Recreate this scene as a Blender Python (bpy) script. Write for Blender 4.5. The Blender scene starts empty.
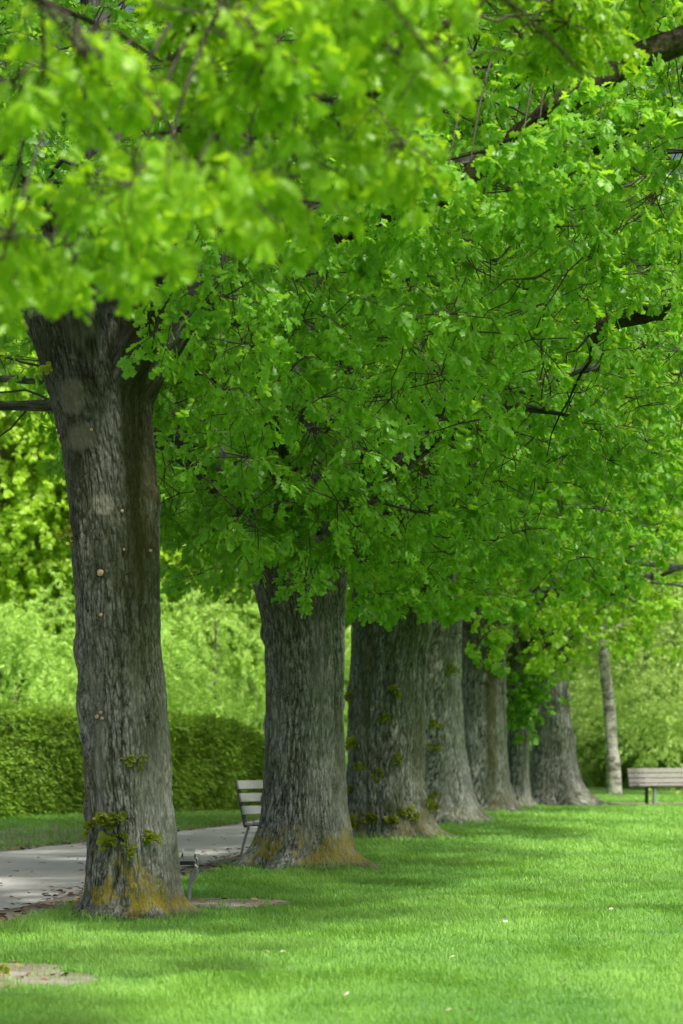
import bpy, math, numpy as np
from mathutils import Vector

rng = np.random.default_rng(11)
scene = bpy.context.scene
COL = scene.collection
R = math.radians

# ------------------------------------------------------------------ camera
FPX, HZN, CAMZ = 2500.0, 735.0, 1.55          # focal length in pixels, horizon row, eye height
def at(x, y, d):                              # photo pixel at a distance -> point in the park
    return np.array([(x - 341.5) / FPX * d, d, CAMZ + (HZN - y) / FPX * d])
def gx(x, d): return (x - 341.5) / FPX * d
def gd(y): return FPX * CAMZ / (y - HZN)      # distance of the ground at a pixel row
def proj(p):
    return 341.5 + FPX * p[:, 0] / p[:, 1], HZN - FPX * (p[:, 2] - CAMZ) / p[:, 1]

cam = bpy.data.cameras.new("camera"); co = bpy.data.objects.new("camera", cam); COL.objects.link(co)
co.location = (0, 0, CAMZ); co.rotation_euler = (R(90), 0, 0)
cam.sensor_fit = 'VERTICAL'; cam.sensor_height = 36; cam.lens = FPX / 1024 * 36
cam.shift_y = (HZN - 512) / 1024
cam.clip_start = 0.1; cam.clip_end = 3000
cam.dof.use_dof = True; cam.dof.focus_distance = 23.0; cam.dof.aperture_fstop = 2.3
scene.camera = co

# ------------------------------------------------------------------ light
SUN_EL, SUN_AZ = 60, 142                      # azimuth from +Y (into the picture), positive = to the right
w = bpy.data.worlds.new("World"); scene.world = w; w.use_nodes = True
nt = w.node_tree; bg = nt.nodes['Background']
sky = nt.nodes.new('ShaderNodeTexSky'); sky.sky_type = 'NISHITA'; sky.sun_disc = False
sky.sun_elevation = R(SUN_EL); sky.sun_rotation = R(SUN_AZ); sky.air_density = 1.0; sky.dust_density = 10.0; sky.ozone_density = 1.0
nt.links.new(sky.outputs[0], bg.inputs[0]); bg.inputs[1].default_value = 0.15
sl = bpy.data.lights.new("sun", 'SUN'); so = bpy.data.objects.new("sun", sl); COL.objects.link(so)
sl.energy = 5.0; sl.angle = R(3); sl.color = (1.0, 0.95, 0.84)
sd = Vector((math.sin(R(SUN_AZ)) * math.cos(R(SUN_EL)), math.cos(R(SUN_AZ)) * math.cos(R(SUN_EL)), math.sin(R(SUN_EL))))
so.rotation_euler = sd.to_track_quat('Z', 'Y').to_euler(); so.location = (30, -30, 50)

scene.view_settings.view_transform = 'Standard'; scene.view_settings.look = 'None'
scene.view_settings.exposure = 0; scene.view_settings.gamma = 1
scene.render.engine = 'CYCLES'
cy = scene.cycles
cy.max_bounces = 9; cy.diffuse_bounces = 8; cy.glossy_bounces = 2; cy.transmission_bounces = 2; cy.transparent_max_bounces = 2
cy.sample_clamp_indirect = 6; cy.caustics_reflective = False; cy.caustics_refractive = False
cy.use_denoising = True
try:
    cy.denoiser = 'OPENIMAGEDENOISE'; cy.denoising_input_passes = 'RGB_ALBEDO_NORMAL'; cy.denoising_prefilter = 'ACCURATE'
except Exception: pass

# ------------------------------------------------------------------ helpers
_perm = np.random.default_rng(5).permutation(256); _perm = np.concatenate([_perm, _perm, _perm])
_grad = np.random.default_rng(6).normal(size=(256, 3)); _grad /= np.linalg.norm(_grad, axis=1)[:, None]
def noise(p):                                 # gradient noise, about -0.6 .. 0.6
    p = np.asarray(p, float); i = np.floor(p).astype(int); f = p - i; i &= 255
    u = f * f * f * (f * (f * 6 - 15) + 10); out = 0
    for a in (0, 1):
        for b in (0, 1):
            for c in (0, 1):
                h = _perm[_perm[_perm[(i[:, 0] + a) & 255] + ((i[:, 1] + b) & 255)] + ((i[:, 2] + c) & 255)]
                g = _grad[h]
                dd = g[:, 0] * (f[:, 0] - a) + g[:, 1] * (f[:, 1] - b) + g[:, 2] * (f[:, 2] - c)
                out = out + dd * (u[:, 0] if a else 1 - u[:, 0]) * (u[:, 1] if b else 1 - u[:, 1]) * (u[:, 2] if c else 1 - u[:, 2])
    return out
def fbm(p, n=4):
    o = 0; a = 1.0; p = np.asarray(p, float)
    for k in range(n): o = o + a * noise(p * 2 ** k + 17.3 * k); a *= .5
    return o

def norm(v): return v / np.maximum(np.linalg.norm(v, axis=-1, keepdims=True), 1e-9)

class MB:                                     # gathers quads of one mesh
    def __init__(s): s.v = []; s.f = []; s.a = []; s.n = 0
    def add(s, v, f, a=None):
        v = np.asarray(v, float).reshape(-1, 3); f = np.asarray(f, int).reshape(-1, 4)
        s.v.append(v); s.f.append(f + s.n); s.n += len(v)
        s.a.append(np.zeros(len(v)) if a is None else np.broadcast_to(np.asarray(a, float), (len(v),)))
    def tube(s, path, rad, sides=6, a=None, cap=True):
        path = np.asarray(path, float); n = len(path); rad = np.broadcast_to(np.asarray(rad, float), (n,))
        t = norm(np.gradient(path, axis=0))
        ref = np.array([0, 0, 1.0]) if abs(t[0, 2]) < .9 else np.array([1.0, 0, 0])
        u = norm(np.cross(t, ref)); v = np.cross(t, u)
        an = np.linspace(0, 2 * np.pi, sides, endpoint=False)
        ring = path[:, None, :] + rad[:, None, None] * (np.cos(an)[None, :, None] * u[:, None, :] + np.sin(an)[None, :, None] * v[:, None, :])
        V = ring.reshape(-1, 3); F = []
        i = np.arange(n - 1)[:, None] * sides; j = np.arange(sides)[None, :]; k = (j + 1) % sides
        F = np.stack([i + j, i + k, i + sides + k, i + sides + j], -1).reshape(-1, 4)
        if cap and sides % 2 == 0:
            for o in (0, (n - 1) * sides):
                for q in range(sides // 2 - 1):
                    F = np.vstack([F, [o, o + q * 1 + 1, o + sides - 2 - q if False else o + q + 2, o + q + 2]]) if False else F
            c0 = []; 
            for o in (0, (n - 1) * sides):
                lo, hi = 0, sides - 1
                while hi - lo >= 3:
                    c0.append([o + lo, o + lo + 1, o + hi - 1, o + hi]); lo += 1; hi -= 1
            F = np.vstack([F, np.array(c0, int).reshape(-1, 4)])
        s.add(V, F, a)
    def box(s, lo, hi, M=None, a=None):
        lo = np.array(lo, float); hi = np.array(hi, float)
        c = np.array([[x, y, z] for x in (0, 1) for y in (0, 1) for z in (0, 1)], float); V = lo + c * (hi - lo)
        if M is not None: V = V @ M[:3, :3].T + M[:3, 3]
        s.add(V, [[0, 1, 3, 2], [4, 6, 7, 5], [0, 4, 5, 1], [2, 3, 7, 6], [0, 2, 6, 4], [1, 5, 7, 3]], a)
    def build(s, name, mat, parent=None, base=(0, 0, 0), smooth=True, attr='tint', bevel=0):
        V = np.concatenate(s.v) - np.asarray(base, float); F = np.concatenate(s.f); A = np.concatenate(s.a)
        me = bpy.data.meshes.new(name)
        me.vertices.add(len(V)); me.vertices.foreach_set('co', V.astype(np.float32).ravel())
        me.loops.add(F.size); me.loops.foreach_set('vertex_index', F.astype(np.int32).ravel())
        me.polygons.add(len(F)); me.polygons.foreach_set('loop_start', np.arange(0, F.size, 4, dtype=np.int32))
        me.polygons.foreach_set('use_smooth', np.full(len(F), smooth))
        at_ = me.attributes.new(attr, 'FLOAT', 'POINT'); at_.data.foreach_set('value', A.astype(np.float32))
        me.update(calc_edges=True)
        me.materials.append(mat)
        o = bpy.data.objects.new(name, me); COL.objects.link(o)
        if parent is not None: o.parent = parent
        if bevel:
            b = o.modifiers.new('bevel', 'BEVEL'); b.width = bevel; b.segments = 2
        return o

def tag(o, label=None, cat=None, group=None, kind=None):
    for k, v in (('label', label), ('category', cat), ('group', group), ('kind', kind)):
        if v: o[k] = v
    return o
def thing(name, loc, label, cat, group=None):
    o = bpy.data.objects.new(name, None); COL.objects.link(o); o.location = tuple(float(c) for c in loc)
    o.empty_display_size = .3
    return tag(o, label, cat, group)

# ------------------------------------------------------------------ materials
class NG:
    def __init__(s, name):
        s.m = bpy.data.materials.new(name); s.m.use_nodes = True; s.t = s.m.node_tree
        s.out = s.t.nodes['Material Output']; s.p = s.t.nodes['Principled BSDF']
    def n(s, ty, **kw):
        x = s.t.nodes.new(ty)
        for k, v in kw.items(): setattr(x, k, v)
        return x
    def l(s, a, b): s.t.links.new(a, b)
    def mix(s, fac, a, b, mode='MIX'):
        x = s.n('ShaderNodeMix', data_type='RGBA', blend_type=mode)
        for sock, v in ((x.inputs['Factor'], fac), (x.inputs[6], a), (x.inputs[7], b)):
            if hasattr(v, 'is_linked'): s.l(v, sock)
            elif isinstance(v, (tuple, list)): sock.default_value = (*v, 1) if len(v) == 3 else v
            else: sock.default_value = v
        return x.outputs[2]
    def math(s, op, a, b=0, clamp=False):
        x = s.n('ShaderNodeMath', operation=op, use_clamp=clamp)
        for i, v in enumerate((a, b)):
            if hasattr(v, 'is_linked'): s.l(v, x.inputs[i])
            else: x.inputs[i].default_value = v
        return x.outputs[0]
    def ramp(s, v, *stops):
        x = s.n('ShaderNodeValToRGB'); e = x.color_ramp.elements
        while len(e) < len(stops): e.new(.5)
        for k, (p, c) in zip(e, stops):
            k.position = p; k.color = (*c, 1) if isinstance(c, (tuple, list)) else (c, c, c, 1)
        s.l(v, x.inputs[0]); return x.outputs[0]
    def noise(s, vec, scale, detail=4, rough=.55):
        x = s.n('ShaderNodeTexNoise'); x.inputs['Scale'].default_value = scale; x.inputs['Detail'].default_value = detail; x.inputs['Roughness'].default_value = rough
        if vec is not None: s.l(vec, x.inputs['Vector'])
        return x.outputs['Fac']
    def attr(s, name): return s.n('ShaderNodeAttribute', attribute_name=name).outputs['Fac']
    def mapping(s, vec, sc=(1, 1, 1)):
        x = s.n('ShaderNodeMapping'); x.inputs['Scale'].default_value = sc; s.l(vec, x.inputs['Vector']); return x.outputs[0]
    def coord(s, k='Object'): return s.n('ShaderNodeTexCoord').outputs[k]
    def bump(s, h, strength=.5, dist=.01):
        x = s.n('ShaderNodeBump'); x.inputs['Strength'].default_value = strength; x.inputs['Distance'].default_value = dist
        s.l(h, x.inputs['Height']); s.l(x.outputs[0], s.p.inputs['Normal'])

def leaf_mat(name, dark, light, trans, mixf=.45, rough=.42, spec=.5):
    g = NG(name); t = g.attr('tint')
    c = g.ramp(t, (0, dark), (1, light))
    g.l(c, g.p.inputs['Base Color']); g.p.inputs['Roughness'].default_value = rough; g.p.inputs['Specular IOR Level'].default_value = spec
    tr = g.n('ShaderNodeBsdfTranslucent')
    g.l(g.mix(t, tuple(v * .75 for v in trans), trans), tr.inputs[0])
    mx = g.n('ShaderNodeMixShader'); mx.inputs[0].default_value = mixf
    g.l(g.p.outputs[0], mx.inputs[1]); g.l(tr.outputs[0], mx.inputs[2]); g.l(mx.outputs[0], g.out.inputs[0])
    return g.m

M = {}
M['oak_leaf'] = leaf_mat('oak_leaf', (.068, .225, .022), (.24, .52, .054), (.45, .86, .040), .5)
M['oak_leaf_fresh'] = leaf_mat('oak_leaf_fresh', (.15, .34, .025), (.30, .55, .045), (.58, .90, .05), .52)
M['near_leaf'] = leaf_mat('near_leaf', (.13, .32, .012), (.27, .52, .02), (.52, .86, .022), .5)
M['bright_leaf'] = leaf_mat('bright_leaf', (.24, .46, .04), (.46, .70, .08), (.68, .95, .08), .5)
M['frond'] = leaf_mat('frond', (.24, .46, .06), (.50, .76, .17), (.60, .88, .15), .4, .6)
M['wood_leaf'] = leaf_mat('wood_leaf', (.12, .26, .05), (.32, .52, .11), (.46, .70, .10), .4, .6)
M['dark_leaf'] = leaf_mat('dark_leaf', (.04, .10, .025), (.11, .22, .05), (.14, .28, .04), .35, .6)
M['hedge_leaf'] = leaf_mat('hedge_leaf', (.11, .23, .03), (.33, .55, .06), (.42, .64, .06), .35, .6)
M['birch_leaf'] = leaf_mat('birch_leaf', (.26, .42, .10), (.52, .70, .22), (.62, .82, .22), .45, .55)
M['sprout_leaf'] = leaf_mat('sprout_leaf', (.14, .22, .02), (.38, .44, .05), (.5, .6, .05), .4)
M['grass_blade'] = leaf_mat('grass_blade', (.085, .27, .035), (.31, .58, .10), (.40, .72, .09), .35, .45)

def bark_mat(name, moss=0.4, lichen=1.0, ochre=1.0, pale=1.0, strip=None, scars=(), tone=1.0):
    g = NG(name); P = g.coord('Object')
    sep = g.n('ShaderNodeSeparateXYZ'); g.l(P, sep.inputs[0]); z = sep.outputs[2]; x = sep.outputs[0]
    ridge = g.attr('tint')
    st = g.mapping(P, (1, 1, .5))
    fine = g.noise(st, 80, 5, .7); big = g.noise(P, 1.6, 4); med = g.noise(P, 7, 4)
    h = g.math('ADD', g.math('MULTIPLY', ridge, .65), g.math('MULTIPLY', fine, .6))
    T = lambda *v: tuple(q * tone for q in v)
    c = g.ramp(h, (.38, T(.022, .022, .018)), (.56, T(.106, .117, .106)), (.78, T(.232, .253, .243)), (.98, T(.46, .475, .45)))
    # large grey and dark-olive areas
    c = g.mix(g.ramp(big, (.40, 0), (.62, 1)), c, g.mix(.55, c, (.085, .10, .045)))
    # pale crustose lichen, stronger towards the base
    lz = g.ramp(g.math('MULTIPLY', z, .2), (0, 1), (.5, .6), (1, .15))
    sp = g.ramp(g.noise(g.mapping(P, (1, 1, .55)), 60, 3, .75), (.54, 0), (.63, 1))
    pl = g.math('MULTIPLY', g.math('MULTIPLY', sp, lz), g.ramp(g.noise(g.mapping(P, (1, 1, .4)), 2.4, 3), (.40, .15), (.60, 1)))
    c = g.mix(g.math('MULTIPLY', pl, .75 * pale), c, (.42, .45, .42))
    pw = g.math('MULTIPLY', g.ramp(g.noise(g.mapping(P, (1, 1, .14)), 3.0, 3), (.5, 0), (.62, 1)), lz)
    c = g.mix(g.math('MULTIPLY', pw, .62 * pale), c, g.mix(h, (.15, .165, .16), (.44, .47, .46)))
    # moss streaks
    ms = g.ramp(g.noise(g.mapping(P, (1, 1, .12)), 3.3, 4), (.54, 0), (.68, 1))
    c = g.mix(g.math('MULTIPLY', ms, moss), c, (.075, .085, .018))
    if strip is not None:                     # brown-green moss band running up one side
        d = g.math('ABSOLUTE', g.math('SUBTRACT', g.math('ADD', x, g.math('MULTIPLY', g.math('SUBTRACT', med, .5), .18)), strip[0]))
        f = g.ramp(g.math('DIVIDE', d, strip[1]), (.35, 1), (1, 0))
        f = g.math('MULTIPLY', f, g.ramp(g.math('MULTIPLY', z, .2), (strip[2] * .2, 0), (strip[2] * .2 + .3, 1)))
        c = g.mix(g.math('MULTIPLY', f, .7), c, g.mix(fine, (.030, .030, .010), (.11, .108, .025)))
    for (sx, sz, ra, rb) in scars:             # healed-over pruning scars on the front
        e = g.math('ADD', g.math('POWER', g.math('DIVIDE', g.math('SUBTRACT', x, sx), ra), 2), g.math('POWER', g.math('DIVIDE', g.math('SUBTRACT', z, sz), rb), 2))
        e = g.math('ADD', e, g.math('MULTIPLY', g.math('SUBTRACT', med, .5), 1.6))
        f = g.math('MULTIPLY', g.ramp(e, (.45, 1), (1, 0)), g.ramp(sep.outputs[1], (0, 1), (.02, 0)))
        c = g.mix(g.math('MULTIPLY', f, .72), c, g.mix(g.noise(P, 30, 4, .7), (.20, .20, .15), (.52, .52, .44)))
    # ochre lichen on the foot
    oz = g.math('ADD', z, g.math('MULTIPLY', g.math('SUBTRACT', g.noise(g.mapping(P, (1, 1, .5)), 4.5, 4), .5), 1.15))
    of = g.math('MULTIPLY', g.math('MULTIPLY', g.ramp(oz, (.26, 1), (.58, 0)), g.ramp(z, (.02, .15), (.13, 1))), g.ramp(g.noise(st, 22, 4, .7), (.34, .1), (.50, 1)))
    of = g.math('MULTIPLY', of, g.ramp(g.noise(P, 3.4, 2), (.46, .03), (.54, 1)))
    c = g.mix(g.math('MULTIPLY', of, .82 * ochre), c, g.mix(fine, (.13, .11, .006), (.52, .44, .022)))
    hi = g.ramp(g.math('MULTIPLY', z, .1), (.16, 1), (.46, .36)); c = g.mix(1, c, hi, 'MULTIPLY')  # shade under the crown put into the colour: bark darkens with height
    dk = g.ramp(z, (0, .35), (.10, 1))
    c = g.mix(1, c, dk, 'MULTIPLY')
    g.l(c, g.p.inputs['Base Color']); g.p.inputs['Roughness'].default_value = .9; g.p.inputs['Specular IOR Level'].default_value = .15
    g.bump(g.math('ADD', fine, g.math('MULTIPLY', med, .5)), .9, .012)
    return g.m
g = NG('limb_bark'); P = g.coord(); fine = g.noise(P, 30, 5, .7)
g.l(g.mix(g.ramp(g.noise(P, 3, 3), (.4, 0), (.6, 1)), g.ramp(fine, (.35, (.007, .0065, .005)), (.65, (.038, .032, .024))), g.ramp(fine, (.35, (.02, .022, .008)), (.65, (.06, .07, .025)))), g.p.inputs['Base Color'])
g.p.inputs['Roughness'].default_value = .95; g.p.inputs['Specular IOR Level'].default_value = .1; g.bump(fine, .9, .015); M['limb_bark'] = g.m
def plain(name, col, rough=.6, metal=0, var=.25, scale=30, bump=.2, stretch=(1, 1, 1)):
    g = NG(name); n = g.noise(g.mapping(g.coord(), stretch), scale, 5, .65)
    g.l(g.mix(n, tuple(v * (1 - var * 1.6) for v in col), tuple(min(1, v * (1 + var)) for v in col)), g.p.inputs['Base Color'])
    g.p.inputs['Roughness'].default_value = rough; g.p.inputs['Metallic'].default_value = metal
    if bump: g.bump(n, bump, .004)
    return g.m
M['twig'] = plain('twig', (.05, .042, .03), .85)
M['cut_wood'] = plain('cut_wood', (.55, .38, .25), .7, 0, .2, 60)
M['bench_wood'] = plain('bench_wood', (.36, .38, .38), .65, 0, .35, 25, .4, (1, 12, 12))
M['old_wood'] = plain('old_wood', (.30, .30, .285), .75, 0, .45, 14, .4, (.6, 10, 10))
M['galvanised'] = plain('galvanised', (.42, .46, .50), .42, .75, .2, 40, .1)
M['dark_iron'] = plain('dark_iron', (.055, .065, .075), .5, .4, .2, 40, .1)
g = NG('birch_bark'); P = g.coord()
g.l(g.mix(g.ramp(g.noise(g.mapping(P, (1, 1, 1.6)), 4.5, 5, .7), (.44, 0), (.58, 1)), (.40, .40, .37), (.10, .095, .08)), g.p.inputs['Base Color']); g.p.inputs['Roughness'].default_value = .85; M['birch_bark'] = g.m
M['grey_trunk'] = plain('grey_trunk', (.10, .09, .07), .9, 0, .5, 9, .5, (1, 1, .2))
M['petal'] = plain('petal', (.85, .85, .82), .6, 0, .05, 30, 0)
M['daisy_eye'] = plain('daisy_eye', (.75, .5, .05), .6, 0, .1, 30, 0)

def ground_mats():
    g = NG('lawn'); P = g.coord('Object')
    a = g.noise(P, .5, 5); b = g.noise(P, 9, 5, .7)
    c = g.mix(b, (.05, .14, .025), (.13, .30, .065)); c = g.mix(g.ramp(a, (.42, 0), (.62, 1)), c, (.12, .24, .03)); 
    g.l(c, g.p.inputs['Base Color']); g.p.inputs['Roughness'].default_value = .9; g.bump(b, .6, .03); M['lawn'] = g.m
    g = NG('asphalt'); P = g.coord('Object')
    a = g.noise(P, 140, 3, .7); b = g.noise(P, 1.2, 5); l = g.ramp(g.noise(P, 16, 4, .75), (.60, 0), (.68, 1))
    c = g.mix(a, (.36, .36, .365), (.62, .615, .60)); c = g.mix(g.ramp(b, (.42, 0), (.68, .6)), c, (.42, .39, .355))
    c = g.mix(g.math('MULTIPLY', l, .5), c, (.20, .13, .08))
    st_ = g.ramp(g.noise(P, 5.5, 5, .7), (.50, 0), (.70, .25)); c = g.mix(st_, c, (.22, .21, .195))
    g.l(c, g.p.inputs['Base Color']); g.p.inputs['Roughness'].default_value = .85; g.bump(a, .4, .006); M['asphalt'] = g.m
    g = NG('bare_soil'); P = g.coord('Object')
    a = g.noise(P, 25, 5, .7); b = g.noise(P, 2.5, 4)
    c = g.mix(a, (.11, .09, .065), (.29, .25, .19)); c = g.mix(g.ramp(b, (.45, 0), (.6, .8)), c, g.mix(a, (.22, .21, .19), (.40, .385, .355)))
    g.l(c, g.p.inputs['Base Color']); g.p.inputs['Roughness'].default_value = .95; g.bump(a, .8, .02); M['soil'] = g.m
    g = NG('litter'); t = g.attr('tint')
    g.l(g.ramp(t, (0, (.10, .055, .03)), (.6, (.24, .14, .08)), (1, (.36, .26, .16))), g.p.inputs['Base Color']); g.p.inputs['Roughness'].default_value = .8; M['litter'] = g.m
ground_mats()

# ------------------------------------------------------------------ leaves and sprays
def leaf(ts, ws, fold=.25, curl=.25):
    """one leaf along +Y, unit length, as quads between the midrib and either edge"""
    ts = np.array(ts); ws = np.array(ws); k = len(ts); zc = -curl * ts ** 2
    mid = np.stack([0 * ts, ts, zc], 1)
    V = [mid]
    for s in (-1, 1):
        V.append(np.stack([s * ws, ts + .04 * (ws > .2), zc + fold * ws - .35 * ws ** 2], 1))
    V = np.concatenate(V); i = np.arange(k - 1)
    F = np.concatenate([np.stack([i, i + 1, k + i + 1, k + i], 1), np.stack([i, 2 * k + i, 2 * k + i + 1, i + 1], 1)])
    return V, F
OAK = leaf([0, .12, .26, .37, .53, .66, .84, 1.0], [.012, .03, .17, .075, .27, .12, .23, .0], .2, .4)
OAK_MED = leaf([0, .30, .55, .82, 1.0], [.03, .17, .34, .28, .02])
OAK_LOW = leaf([0, .55, 1.0], [.04, .36, .04])
OVAL = leaf([0, .5, 1.0], [.03, .27, .02], .2, .3)
SLIM = leaf([0, .5, 1.0], [.03, .12, .01], .1, .35)

def rot(axis, ang):
    axis = norm(np.asarray(axis, float)); K = np.array([[0, -axis[2], axis[1]], [axis[2], 0, -axis[0]], [-axis[1], axis[0], 0]])
    return np.eye(3) + math.sin(ang) * K + (1 - math.cos(ang)) * K @ K

def spray(lf, n, length, size, r, rosette=.5, droop=.35):
    """n leaves on a shoot of the given length along +Y; part of them crowd its tip"""
    V, F = lf; out = MB()
    for i in range(n):
        tip = i < n * rosette
        t = r.uniform(.85, 1.0) if tip else r.uniform(.1, .85)
        az = i * 2.4 + r.uniform(-.5, .5)
        spread = r.uniform(.25, 1.25) if tip else r.uniform(.7, 1.35)
        d = np.array([math.sin(spread) * math.cos(az), math.cos(spread), math.sin(spread) * math.sin(az) * .6 - droop * r.uniform(.3, 1.4)]); d = norm(d)
        up = np.array([0, -.1, 1.0]) + r.normal(0, .45, 3); x = norm(np.cross(d, up)); u = np.cross(x, d)
        m = np.stack([x, d, u], 1); s = size * r.uniform(.55, 1.25)
        p = np.array([0, t * length, -.12 * length * t * t])
        out.add((V * s) @ m.T + p + d * .01, F, r.uniform(0, 1))
    # the shoot's own stem
    return np.concatenate(out.v), np.concatenate(out.f), np.concatenate(out.a)

def templates(lf, n, length, size, k=7, seed=1, **kw):
    r = np.random.default_rng(seed)
    return [spray(lf, n, length, size, r, **kw) for _ in range(k)]
HI = templates(OAK, 17, .20, .106, seed=1, droop=.55)
NEAR = templates(OAK, 18, .19, .080, seed=11, droop=.8)
MED = templates(OAK_MED, 13, .22, .122, seed=2)
LOW = templates(OAK_LOW, 9, .3, .24, seed=3)
BRI = templates(OAK_LOW, 15, .38, .14, seed=4)
WOOD = templates(OVAL, 11, .5, .34, seed=5)
BIRCH = templates(OVAL, 16, .9, .13, seed=6, rosette=.1, droop=.3)
FROND = templates(SLIM, 60, 1.2, .135, seed=7, rosette=.1, droop=.6)
SPROUT = templates(OAK_MED, 9, .07, .085, seed=8, rosette=.6, droop=.1)

def stamp(mb, tmpl, pos, axis, scale, r, roll=.6, bias=0.0, upv=(0, 0, 1.0), spread=.5):
    """copies of randomly chosen templates at pos, pointing along axis"""
    n = len(pos)
    if n == 0: return
    which = r.integers(0, len(tmpl), n); axis = norm(axis)
    up = np.array(upv) + r.normal(0, roll, (n, 3)); x = norm(np.cross(axis, up)); u = np.cross(x, axis)
    Rm = np.stack([x, axis, u], -1) * np.broadcast_to(scale, (n,))[:, None, None]
    tb = np.broadcast_to(bias, (n,)) + r.normal(0, .12, n)
    for k, (V, F, A) in enumerate(tmpl):
        idx = np.nonzero(which == k)[0]
        if len(idx) == 0: continue
        P = np.einsum('nij,mj->nmi', Rm[idx], V) + pos[idx][:, None, :]
        FF = F[None] + (np.arange(len(idx)) * len(V))[:, None, None]
        a = np.clip(A[None] * spread + (1 - spread) * .5 + tb[idx][:, None], 0, 1)
        mb.add(P.reshape(-1, 3), FF.reshape(-1, 4), a.reshape(-1))

def curve(p0, p1, p2, n):
    t = np.linspace(0, 1, n)[:, None]
    return (1 - t) ** 2 * np.asarray(p0) + 2 * t * (1 - t) * np.asarray(p1) + t * t * np.asarray(p2)

# ------------------------------------------------------------------ oaks
def make_trunk(root, base, prof, mat, seed, flare=.35, lobes=5, nang=200, dz=.03, ridge=.016, below=.12):
    """prof: rows (z, centre dx, radius) from the foot up; bark ridges are real relief"""
    prof = np.array(prof, float); z = np.arange(-below, prof[-1, 0] + .001, dz); n = len(z)
    zz = np.clip(z, prof[0, 0], None)
    cx = np.interp(zz, prof[:, 0], prof[:, 1]); rad = np.interp(zz, prof[:, 0], prof[:, 2])
    k = max(3, int(.12 / dz)); ker = np.ones(k) / k
    rad = np.convolve(np.pad(rad, k // 2, mode='edge'), ker, 'same')[k // 2:k // 2 + n]; cx = np.convolve(np.pad(cx, k // 2, mode='edge'), ker, 'same')[k // 2:k // 2 + n]
    an = np.linspace(0, 2 * np.pi, nang, endpoint=False); ph = seed * 1.7
    Z, A = np.meshgrid(z, an, indexing='ij'); Rr = np.repeat(rad[:, None], nang, 1)
    fl = np.exp(-np.clip(Z, 0, None) / .22)
    lob = (.5 + .5 * np.cos(lobes * A + ph + .8 * np.sin(2 * A + seed))) ** 1.5
    Rr = Rr * (1 + flare * fl * (lob - .35) + .34 * np.exp(-np.clip(Z, 0, None) / .08) * (.5 + .5 * np.cos(9 * A + 1.3 * np.sin(2 * A) + seed)))
    c, s = np.cos(A), np.sin(A)
    p = np.stack([c * Rr, s * Rr, Z], -1).reshape(-1, 3)
    lump = fbm(p * [1.7, 1.7, .9] + seed * 9.1, 3) * .075
    burl = np.clip(noise(p * [3.2, 3.2, 2.6] + seed * 3.3) - .22, 0, 1) * .16
    lump = lump + .022 * noise(p * [7, 7, 5] + seed * 4) + .05 * np.clip(noise(p * [5, 5, 6] + seed * 6) - .3, 0, 1)
    flut = noise(np.stack([c.ravel() * 1.9, s.ravel() * 1.9, Z.ravel() * .22], 1) + seed) * .07
    q = p * [1, 1, .24] ; wv = fbm(p * 3 + seed, 2)[:, None] * .010
    r1 = np.clip(np.abs(noise((p * [1, 1, .20] + wv) * 26 + seed)) * 4.6, 0, 1)
    r2 = np.clip(np.abs(noise((p * [1, 1, .34] + wv) * 48 + 5 + seed)) * 3.6, 0, 1)
    brk = noise(p * [20, 20, 13] + seed * 2)
    r_long = np.clip(np.abs(noise((p * [1, 1, .05] + wv * 1.5) * 8 + 3 * seed)) * 11, 0, 1)
    rd = (.45 + .55 * r_long) * np.clip(.52 * r1 + .48 * r2 + .30 * brk, 0, 1.1)
    fine = (rd - .5) * ridge * 2
    Rn = Rr.ravel() * (1 + lump + flut) + burl + fine
    V = np.stack([c.ravel() * Rn + np.repeat(cx, nang), s.ravel() * Rn, Z.ravel()], 1)
    i = np.arange(n - 1)[:, None] * nang; j = np.arange(nang)[None]; kk = (j + 1) % nang
    F = np.stack([i + j, i + kk, i + nang + kk, i + nang + j], -1).reshape(-1, 4)
    mb = MB(); mb.add(V, F, np.clip(rd, 0, 1))
    top = np.array([cx[-1], 0, z[-1]])           # close the crotch with a low dome
    last = V[-nang:]; rings = [last]
    for f, h in ((.97, .04), (.90, .10), (.78, .17), (.60, .23), (.38, .27), (.12, .29)): rings.append(top + (last - top) * [f, f, 1] + [0, 0, h])
    dome = np.concatenate(rings); m = len(rings)
    i = np.arange(m - 1)[:, None] * nang; F2 = np.stack([i + j, i + kk, i + nang + kk, i + nang + j], -1).reshape(-1, 4)
    mb.add(dome, F2, .4)
    o = mb.build('trunk', mat, root)
    def surf(zq, ang):                            # a point on the bark, thing-local
        iz = int(np.clip((zq + below) / dz, 0, n - 1)); ia = int(round(ang / (2 * np.pi) * nang)) % nang
        v = V[iz * nang + ia]; nrm = np.array([math.cos(ang), math.sin(ang), 0]); return v, nrm
    return o, surf

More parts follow.
